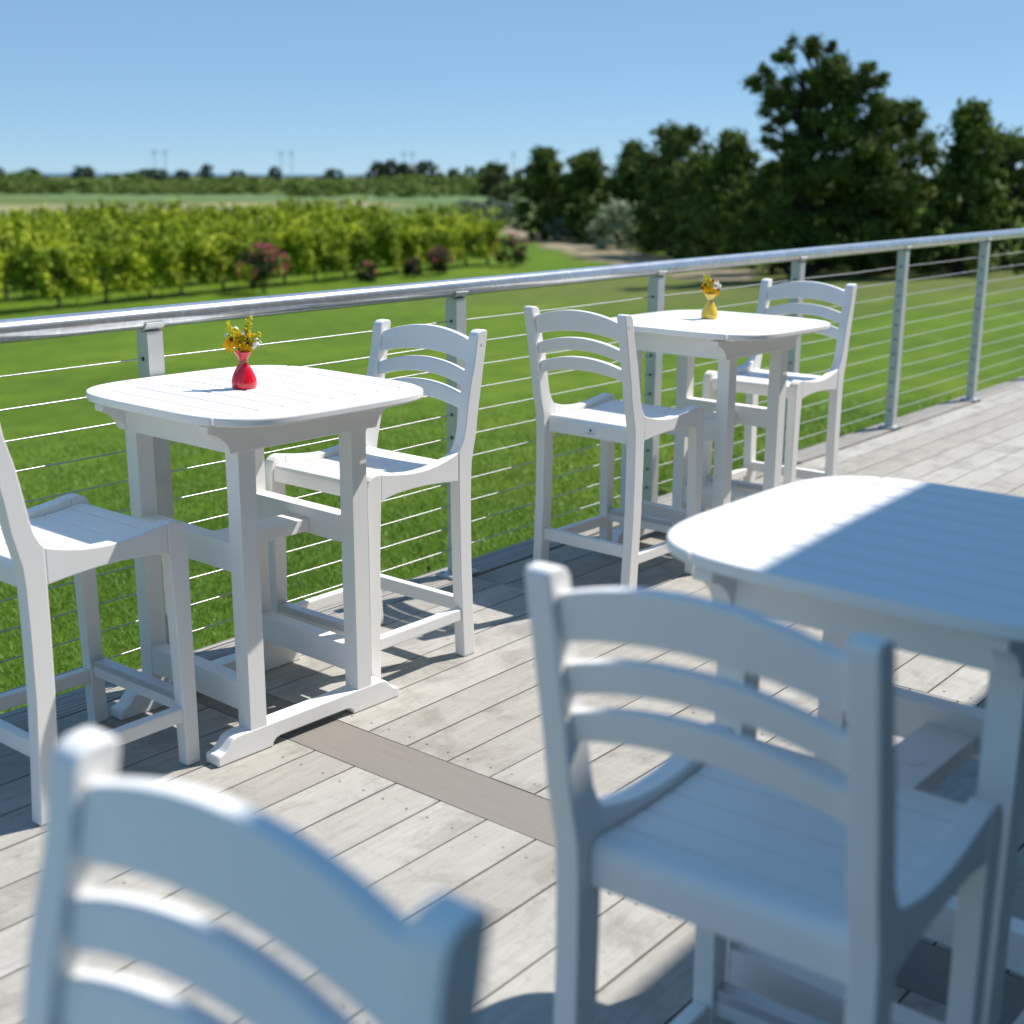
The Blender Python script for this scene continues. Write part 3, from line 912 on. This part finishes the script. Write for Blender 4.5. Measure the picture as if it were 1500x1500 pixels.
make_tree('shrub', (66.0, 54.5, -2.0), 1.6, 2.4, REED, 'grey green shrub leaning on the left side of the cedar group', 'shrub', None, 'round', 38, .10, 2600, base=.0, clumps=18)
make_tree('cedar_tree', (57.5, 38.6, -2.0), 4.6, 3.4, CEDAR, 'dark cedar behind the silver leaved shrub, left of the rounded broadleaf tree', 'tree', CG, 'cedar', 41, .10, 10000, base=.02)
make_tree('broadleaf_tree', (47.2, 28.6, -2.0), 4.4, 3.2, BROAD, 'green tree between the rounded broadleaf tree and the pointed cedar', 'tree', None, 'round', 42, .10, 8000, base=.03)
make_tree('shrub', (44.6, 25.2, gz(25.2)), 1.1, 1.2, REED, 'small pale shrub at the foot of the pointed cedar', 'shrub', None, 'round', 39, .06, 1600, base=.0, clumps=14)
for k, (x, y, lab) in enumerate(((34.97, 16.6, 'low bright green shrub right behind the last railing post'), (35.2, 15.3, 'low green shrub near the right edge below the handrail'), (35.6, 14.0, 'low green shrub beyond the right end of the handrail'))):
    make_tree('shrub', (x, y, gz(y)), .55, 1.9, BROAD, lab, 'shrub', None, 'round', 60 + k, .055, 2200, base=.0, clumps=16)

# ------------------------------------------------------------------ vineyard
def vine_proto(seed):
    rng = np.random.default_rng(seed); rr = random.Random(seed)
    root = empty('grapevine')
    cs = []; rs = []; ns = []
    for k in range(13):      # broad sunlit top
        x = rr.uniform(-.85, .85); z = rr.uniform(1.15, 1.70); r = rr.uniform(.20, .34)
        cs.append((x, rr.uniform(-.42, .42), z)); rs.append((r * 1.15, r, r * .8)); ns.append(190)
    for k in range(15):      # darker inside curtain
        x = rr.uniform(-.85, .85); z = rr.uniform(.45, 1.15); r = rr.uniform(.18, .30)
        cs.append((x, rr.uniform(-.20, .20), z)); rs.append((r * 1.1, r * .7, r)); ns.append(210)
    for k in range(5):       # shoots reaching out of the top and hanging at the sides
        x = rr.uniform(-.85, .85); r = rr.uniform(.09, .16)
        cs.append((x, rr.uniform(-.2, .2), rr.uniform(1.85, 2.1))); rs.append((r * .8, r * .8, r * 1.6)); ns.append(40)
    for k in range(5):
        x = rr.uniform(-.8, .8); r = rr.uniform(.10, .17)
        cs.append((x, rr.uniform(-.35, .35), rr.uniform(.45, .75))); rs.append((r * .8, r * .8, r * 1.5)); ns.append(34)
    V, F = leaf_cloud(rng, cs, rs, ns, .064, .95)
    poly_mesh('crown', V, F, 4, VINE, root)
    m = MB()
    m.tube([(0, 0, -.06), (.03, .02, .4), (-.03, -.01, .8), (.02, 0, 1.1)], [.05, .04, .035, .03], 7)
    m.tube([(-.8, 0, 1.0), (-.3, .02, 1.05), (.02, 0, 1.06), (.4, -.02, 1.05), (.8, 0, 1.0)], [.015, .022, .028, .022, .015], 6)
    m.build('trunk', VBARK, root, 60)
    return root
VP = [vine_proto(100 + k) for k in range(4)]
VG = 'grapevines in the vineyard rows'
vrows = [  # depth step from the front row
    'front row grapevine with dark hanging foliage facing the lawn',
    'grapevine in the second row, its top showing over the front row',
    'grapevine in the third row back from the lawn',
    'grapevine in one of the middle rows of the vineyard',
    'grapevine in one of the middle rows of the vineyard',
    'grapevine in one of the back rows, seen only as a yellow green top',
    'grapevine in one of the back rows, seen only as a yellow green top',
    'grapevine in one of the back rows, seen only as a yellow green top']
P0 = Vector((16.6, 30.25)); P1 = Vector((40.2, 33.45))
dirv = (P1 - P0).normalized(); nrmv = Vector((-dirv.y, dirv.x))
rr = random.Random(42)
used = 0
vine_count = 0
for r_ in range(8):
    L0 = -2.0 if r_ else 0.0
    length = (P1 - P0).length + r_ * 1.35
    s = -.6 + r_ * .4
    while s < length:
        q = P0 + dirv * (s + rr.uniform(-.12, .12)) + nrmv * (r_ * 2.5 + rr.uniform(-.1, .1))
        if r_ == 0 and rr.random() < .06:
            s += 1.45; continue
        src = VP[rr.randrange(4)]
        if used < 4:
            src = VP[used]; c = src; used += 1
        else:
            c = copy_tree(src)
        c.location = (q.x, q.y, gz(q.y))
        c.rotation_euler = (0, 0, math.atan2(dirv.y, dirv.x) + (PI if rr.random() < .5 else 0) + rr.uniform(-.15, .15))
        k = rr.uniform(.86, 1.08)
        c.scale = (1, 1, k)
        tag(c, vrows[r_], 'vine', VG)
        vine_count += 1
        s += 1.45

def rose(loc, h, w, label, seed, nb=60):
    rng = np.random.default_rng(seed); rr = random.Random(seed)
    root = empty('rose_bush', loc, 0, label, 'bush', 'red rose bushes at the ends of the vine rows')
    cs = []; rs = []
    for k in range(16):
        th = rr.uniform(0, 6.28); t = rr.random(); rad = w * .36 * math.sqrt(rr.random())
        cs.append((rad * math.cos(th), rad * math.sin(th), h * (.15 + .68 * t))); q = w * .17; rs.append((q, q, q))
    V, F = leaf_cloud(rng, cs, rs, [160] * 16, .05)
    poly_mesh('crown', V, F, 4, ROSEL, root)
    m = MB()
    for k in range(5):
        a = rr.uniform(0, 6.28); m.tube([(.04 * math.cos(a), .04 * math.sin(a), -.05), (w * .2 * math.cos(a), w * .2 * math.sin(a), h * .6)], [.015, .006], 5)
    m.build('stem', BARK, root, 60)
    m = MB()
    for k in range(nb):
        th = rr.uniform(0, 6.28); el = rr.uniform(-.1, 1.45)
        p = Vector((w * .52 * math.cos(th) * math.cos(el), w * .52 * math.sin(th) * math.cos(el), h * (.42 + .56 * math.sin(el))))
        m.ico(p, rr.uniform(.03, .055), 1, 0, (1, 1, .8))
    m.build('blossom', ROSEP, root, 0)
rose((25.1, 29.9, -2.0), 1.45, 1.5, 'largest rose bush, round and red flowered, at the left of the vineyard edge', 201, 110)
rose((34.0, 31.2, -2.0), .95, 1.1, 'dark mid sized rose bush with a few red flowers on top, mid vineyard edge', 202, 36)
rose((38.9, 32.0, -2.0), 1.25, 1.5, 'rose bush with scattered pink flowers at the right corner of the vineyard', 203, 40)
rose((30.2, 30.9, -2.0), .65, .7, 'small rose bush with one red flower cluster, right of the largest one', 204, 16)
rose((32.6, 31.1, -2.0), .70, .7, 'small sparse rose bush with pinkish flowers left of the dark mid sized one', 205, 6)

# ------------------------------------------------------------------ far hedges, trees, poles
far_r = random.Random(77)
def dirpt(az_deg, d): return (d * math.cos(R(az_deg)), d * math.sin(R(az_deg)))
HG = 'hedge shrubs across the far field'
hb = [make_tree('hedge_shrub', (0, 0, -2.0), 3.6, 11.0, FARG, None, None, None, 'round', 300 + k, .26, 1900, base=.0, clumps=22) for k in range(3)]
hi = 0
words = ['left', 'middle', 'right']
for row, (d0, hmul) in enumerate(((205, .80), (245, 1.0), (300, 1.15))):
    for k in range(15):
        az = 61.5 - k * 1.75 + far_r.uniform(-.5, .5) + row * .5
        if az < 37.5: continue
        d = d0 + far_r.uniform(-12, 12) + (az - 48) * 1.0
        c = hb[hi] if hi < 3 else copy_tree(hb[far_r.randrange(3)])
        hi += 1
        x, y = dirpt(az, d)
        c.location = (x, y, -2.0); c.rotation_euler = (0, 0, far_r.uniform(0, 6.28)); k2 = far_r.uniform(.42, .85) * hmul
        c.scale = (1.0, 1.0, k2)
        tag(c, ('nearest low hedge shrub beyond the pale marsh grass', 'mid depth hedge shrub beyond the pale marsh grass', 'farthest hedge shrub in front of the horizon trees')[row], 'shrub', HG)
TG = 'small trees along the horizon'
fb = [make_tree('distant_tree', (0, 0, -2.0), 6.5, 6.0, FARD, None, None, None, ('round', 'cedar', 'round')[k], 400 + k, .36, 2600, base=.0, clumps=26) for k in range(3)]
spots = [(54.3, 330, .8, 1.6, 'dark tree on the horizon at the far left'), (53.2, 350, .75, 1.0, 'small dark tree on the horizon near the left poles'), (52.2, 350, 1.05, .8, 'dark pointed tree on the horizon, second clump from the left'), (50.9, 360, .75, 1.0, 'low horizon tree left of the middle poles'),
         (49.4, 350, .95, .7, 'dark horizon tree just left of the middle poles'), (47.0, 350, .85, 1.0, 'dark horizon tree right of the middle poles'), (45.1, 330, 1.20, .9, 'dark pointed tree at the left of the horizon grove'), (44.5, 335, 1.30, .8, 'tall dark tree in the middle of the horizon grove'), (44.0, 330, 1.15, .9, 'dark tree between the houses of the horizon grove'),
         (43.0, 335, 1.25, 1.1, 'round dark tree at the right of the horizon grove'), (41.9, 340, .90, .8, 'small dark tree right of the horizon grove'), (41.2, 345, 1.0, .7, 'pointed dark tree midway between grove and lone bush'), (40.3, 320, 1.0, 1.4, 'green tree just left of the lone round bush'), (38.6, 300, 1.1, 1.2, 'green tree just right of the lone round bush'),
         (37.9, 300, 1.3, 1.0, 'horizon tree showing beside the leftmost cedar'), (57.0, 340, .9, 1.3, 'horizon tree beyond the left edge'), (59.0, 345, .8, 1.2, 'low horizon tree at the outer left'), (60.6, 350, 1.0, 1.2, 'outermost left horizon tree'),
         (36.2, 300, 1.0, 1.5, 'horizon tree seen between the cedar trunks')]
for k, (az, d, hs, wsx, lab) in enumerate(spots):
    c = fb[k] if k < 3 else copy_tree(fb[far_r.randrange(3)])
    x, y = dirpt(az, d)
    c.location = (x, y, -2.0); c.rotation_euler = (0, 0, far_r.uniform(0, 6.28)); c.scale = (wsx * .9, wsx * .9, hs * .78)
    tag(c, lab, 'tree', TG)

# two small pale houses in the horizon grove
def house(az, d, w, lab):
    x, y = dirpt(az, d)
    root = empty('house', (x, y, -2.0), R(az + 90), lab, 'house')
    m = MB(); m.box(-w / 2, w / 2, -4, 4, 0, 3.6); m.build('wall', simple('house_siding', (.30, .29, .27), .8), root, 0)
    m = MB(); m.prism([(-4.4, 3.55), (4.4, 3.55), (0, 5.6)], lambda q, t: (-w / 2 - .3 if t == 0 else w / 2 + .3, q[0], q[1])); m.build('roof', simple('house_roof', (.16, .15, .15), .9), root, 0)
    for k in (-1, 1):
        m = MB(); m.box(k * w / 4 - .6, k * w / 4 + .6, 4.003, 4.06, 2.2, 3.6); m.box(k * w / 4 - .6, k * w / 4 + .6, -4.06, -4.003, 2.2, 3.6); m.build('window', simple('dark_window', (.03, .035, .04), .2), root, 0)
house(44.75, 352, 5, 'small grey house half hidden at the left of the horizon grove')
house(43.75, 356, 5, 'small grey house between the dark trees of the horizon grove')

PG = 'power poles on the horizon'
PM = simple('pale_pole', (.34, .38, .42), .9)  # pale blue grey that keeps the poles less distinct
first = None
poles = [(54.21, 'pole of the leftmost pair on the horizon, its left one'), (53.78, 'pole of the leftmost pair on the horizon, its right one'), (49.10, 'left pole of the middle pair on the horizon'), (48.66, 'right pole of the middle pair on the horizon'),
         (43.98, 'left pole of the pair above the horizon grove'), (43.62, 'right pole of the pair above the horizon grove'), (39.35, 'single pole above the lone round bush')]
for az, lab in poles:
    x, y = dirpt(az, 640)
    if first is None:
        first = c = empty('power_pole')
        m = MB(); m.tube([(0, 0, -.2), (0, 0, 13.2)], [.20, .13], 8); m.build('mast', PM, c, 60)
        for z in (12.6, 11.2):
            m = MB(); m.box(-1.6, 1.6, -.12, .12, z - .12, z + .12); m.build('crossarm', PM, c, 0)
    else:
        c = copy_tree(first)
    c.location = (x, y, -2.0); c.rotation_euler = (0, 0, R(az + 90))
    tag(c, lab, 'pole', PG)

# ------------------------------------------------------------------ grass blades on the nearer lawn
def make_grass():
    rng = np.random.default_rng(9)
    Vs = []
    cam_az = .6865
    for (r0, r1, dens, h, w) in ((4.0, 14.0, 9000, .020, .0034),):
        n = int(.5 * 1.05 * (r1 * r1 - r0 * r0) * dens)
        r = np.sqrt(rng.uniform(r0 * r0, r1 * r1, n)); a = cam_az + rng.uniform(-.55, .50, n)
        keep = rng.uniform(0, 1, n) < np.clip(1.15 - (r - 5.5) / 6.5, .0, 1) ** 1.6
        r, a = r[keep], a[keep]; n = len(r)
        x, y = r * np.cos(a), r * np.sin(a)
        k = y > 3.25
        x, y = x[k], y[k]; n = len(x)
        z = -.45 - 1.55 * np.clip((y - 3.6) / 26.4, 0, 1)
        th = rng.uniform(0, 2 * PI, n)
        hh = h * rng.uniform(.5, 1.3, n) * (1 + .06 * (np.hypot(x, y) - 5))
        w = .0034 * (1 + .14 * (np.hypot(x, y) - 5))
        lean = rng.normal(0, .75, (n, 2)) * hh[:, None]
        dx, dy = np.cos(th) * w / 2, np.sin(th) * w / 2
        p0 = np.stack([x - dx, y - dy, z - .004], 1); p1 = np.stack([x + dx, y + dy, z - .004], 1)
        p2 = np.stack([x + lean[:, 0], y + lean[:, 1], z + hh], 1)
        Vs.append(np.stack([p0, p1, p2], 1).reshape(-1, 3))
    V = np.concatenate(Vs)
    o = poly_mesh('lawn_grass', V, np.arange(len(V)), 3, GRASS)
    tag(o, 'short mown green grass of the lawn beyond the railing', 'grass', kind='stuff')
make_grass()
def make_weeds():
    rng = np.random.default_rng(19)
    n = 900
    x = rng.uniform(1.5, 7.5, n); y = 3.25 + np.abs(rng.normal(0, .22, n)); z = -.44 + rng.uniform(.0, .16, n)
    cs = np.stack([x, y, z], 1)
    V, F = leaf_cloud(rng, cs, [(.03, .03, .03)] * n, [7] * n, .016, 1.1)
    o = poly_mesh('edge_weeds', V, F, 4, BUSHM)
    tag(o, 'leafy weeds in the grass against the deck edge', 'weeds', kind='stuff')
make_weeds()

# ------------------------------------------------------------------ unseen building behind the viewer, eave shaped to shade the nearest furniture
SUN = Vector((.70, -.27, 1.0)).normalized()
def make_building():
    He = 4.0
    # eave outline bowed so that its shadow crosses the nearest chairs and table
    edge = [(-1.6, .17), (-.8, .40), (0, .585), (.55, .700), (1.15, .788), (1.53, .833), (2.0, .864), (2.6, .888), (3.4, .905), (5.0, .915), (8.0, .90)]
    dx, dy = .70 * (He - .987), -.27 * (He - .987)
    edge = [(x + dx, y + dy) for x, y in edge]
    yb = -3.4
    root = empty('unseen_building', (0, yb, 0), 0, 'unseen shingled building behind the viewer, its roof edge shaped to shade the nearest chairs', 'building')
    wall = flat_noise('cedar_shingle', (.16, .14, .12), (.25, .22, .19), 3, (1, 1, 6))
    m = MB(); m.box(-3, 11, -.1, .1, -.5, He - .102); m.build('wall', wall, root, 0)
    m = MB()
    out = [(edge[0][0], -.3)] + [(x, y - yb) for x, y in edge] + [(edge[-1][0], -.3)]
    m.prism(out, lambda q, t: (q[0], q[1], He - (.10 if t else 0)))
    m.build('roof', simple('roof_board', (.20, .19, .18), .9), root, 0)
    for x in (-1.5, 1.6, 4.7, 7.8):
        m = MB(); m.box(x - .6, x + .6, .1, .15, .9, 2.2); f = m.build('window', simple('white_trim', (.7, .7, .68), .5), root, 0)
        m = MB(); m.box(x - .5, x + .5, .151, .16, 1.0, 2.1); m.build('pane', simple('dark_glass', (.02, .025, .03), .05), f, 0)
make_building()

# ------------------------------------------------------------------ camera, light, world
cam_d = bpy.data.cameras.new('camera')
cam = bpy.data.objects.new('camera', cam_d); C.objects.link(cam)
F_PX = 1913.28
cam_d.sensor_width = 36; cam_d.sensor_fit = 'HORIZONTAL'; cam_d.lens = 36 * F_PX / 1500
pitch, roll, yaw = .2538, .0052, .6865
fw = Vector((math.cos(yaw) * math.cos(pitch), math.sin(yaw) * math.cos(pitch), -math.sin(pitch)))
right = Vector((math.sin(yaw), -math.cos(yaw), 0)); up = right.cross(fw)
# picture = rotate(u,v) by roll (v down): undo it on the axes
rx = right * math.cos(roll) + up * math.sin(roll)
ux = up * math.cos(roll) - right * math.sin(roll)
M = Matrix((rx, ux, -fw)).transposed().to_4x4()
M.translation = (0, 0, 1.44398)
cam.matrix_world = M
cam_d.clip_start = .05; cam_d.clip_end = 20000
cam_d.dof.use_dof = True
cam_d.dof.focus_distance = 3.65
cam_d.dof.aperture_fstop = 2.5
cam_d.dof.aperture_blades = 9
bpy.context.scene.camera = cam

sd = bpy.data.lights.new('sun', 'SUN'); so = bpy.data.objects.new('sun', sd); C.objects.link(so)
sd.energy = 2.6; sd.angle = R(.53); sd.color = (1, .955, .895)
so.rotation_euler = SUN.to_track_quat('Z', 'Y').to_euler()
so.location = SUN * 50

w = bpy.data.worlds.new('World'); bpy.context.scene.world = w; w.use_nodes = True
nt = w.node_tree
sky = nt.nodes.new('ShaderNodeTexSky'); sky.sky_type = 'NISHITA'; sky.sun_disc = False
sky.sun_elevation = math.asin(SUN.z)
sky.sun_rotation = PI / 2 - math.atan2(SUN.y, SUN.x)
sky.air_density = .5; sky.dust_density = 0; sky.ozone_density = 6.0; sky.altitude = 0
bg = nt.nodes['Background']; bg.inputs['Strength'].default_value = .0545
mixn = nt.nodes.new('ShaderNodeMix'); mixn.data_type = 'RGBA'; mixn.inputs[0].default_value = .6
nt.links.new(sky.outputs[0], mixn.inputs[6]); tc = nt.nodes.new('ShaderNodeTexCoord'); sp = nt.nodes.new('ShaderNodeSeparateXYZ'); cr = nt.nodes.new('ShaderNodeMapRange')
nt.links.new(tc.outputs['Generated'], sp.inputs[0]); nt.links.new(sp.outputs[2], cr.inputs['Value'])
cr.inputs['From Min'].default_value = .08; cr.inputs['From Max'].default_value = .75
zen = nt.nodes.new('ShaderNodeMix'); zen.data_type = 'RGBA'
nt.links.new(cr.outputs[0], zen.inputs[0]); zen.inputs[6].default_value = (2.02, 3.62, 5.00, 1); zen.inputs[7].default_value = (1.40, 3.55, 6.90, 1)
nt.links.new(zen.outputs[2], mixn.inputs[7])
nt.links.new(mixn.outputs[2], bg.inputs['Color'])

sc = bpy.context.scene
sc.view_settings.view_transform = 'Standard'; sc.view_settings.look = 'None'
sc.view_settings.exposure = 1.36; sc.view_settings.gamma = 1
sc.render.engine = 'CYCLES'
sc.cycles.use_denoising = True
sc.cycles.max_bounces = 8; sc.cycles.diffuse_bounces = 4; sc.cycles.glossy_bounces = 4; sc.cycles.transparent_max_bounces = 4
sc.cycles.caustics_reflective = False; sc.cycles.caustics_refractive = False
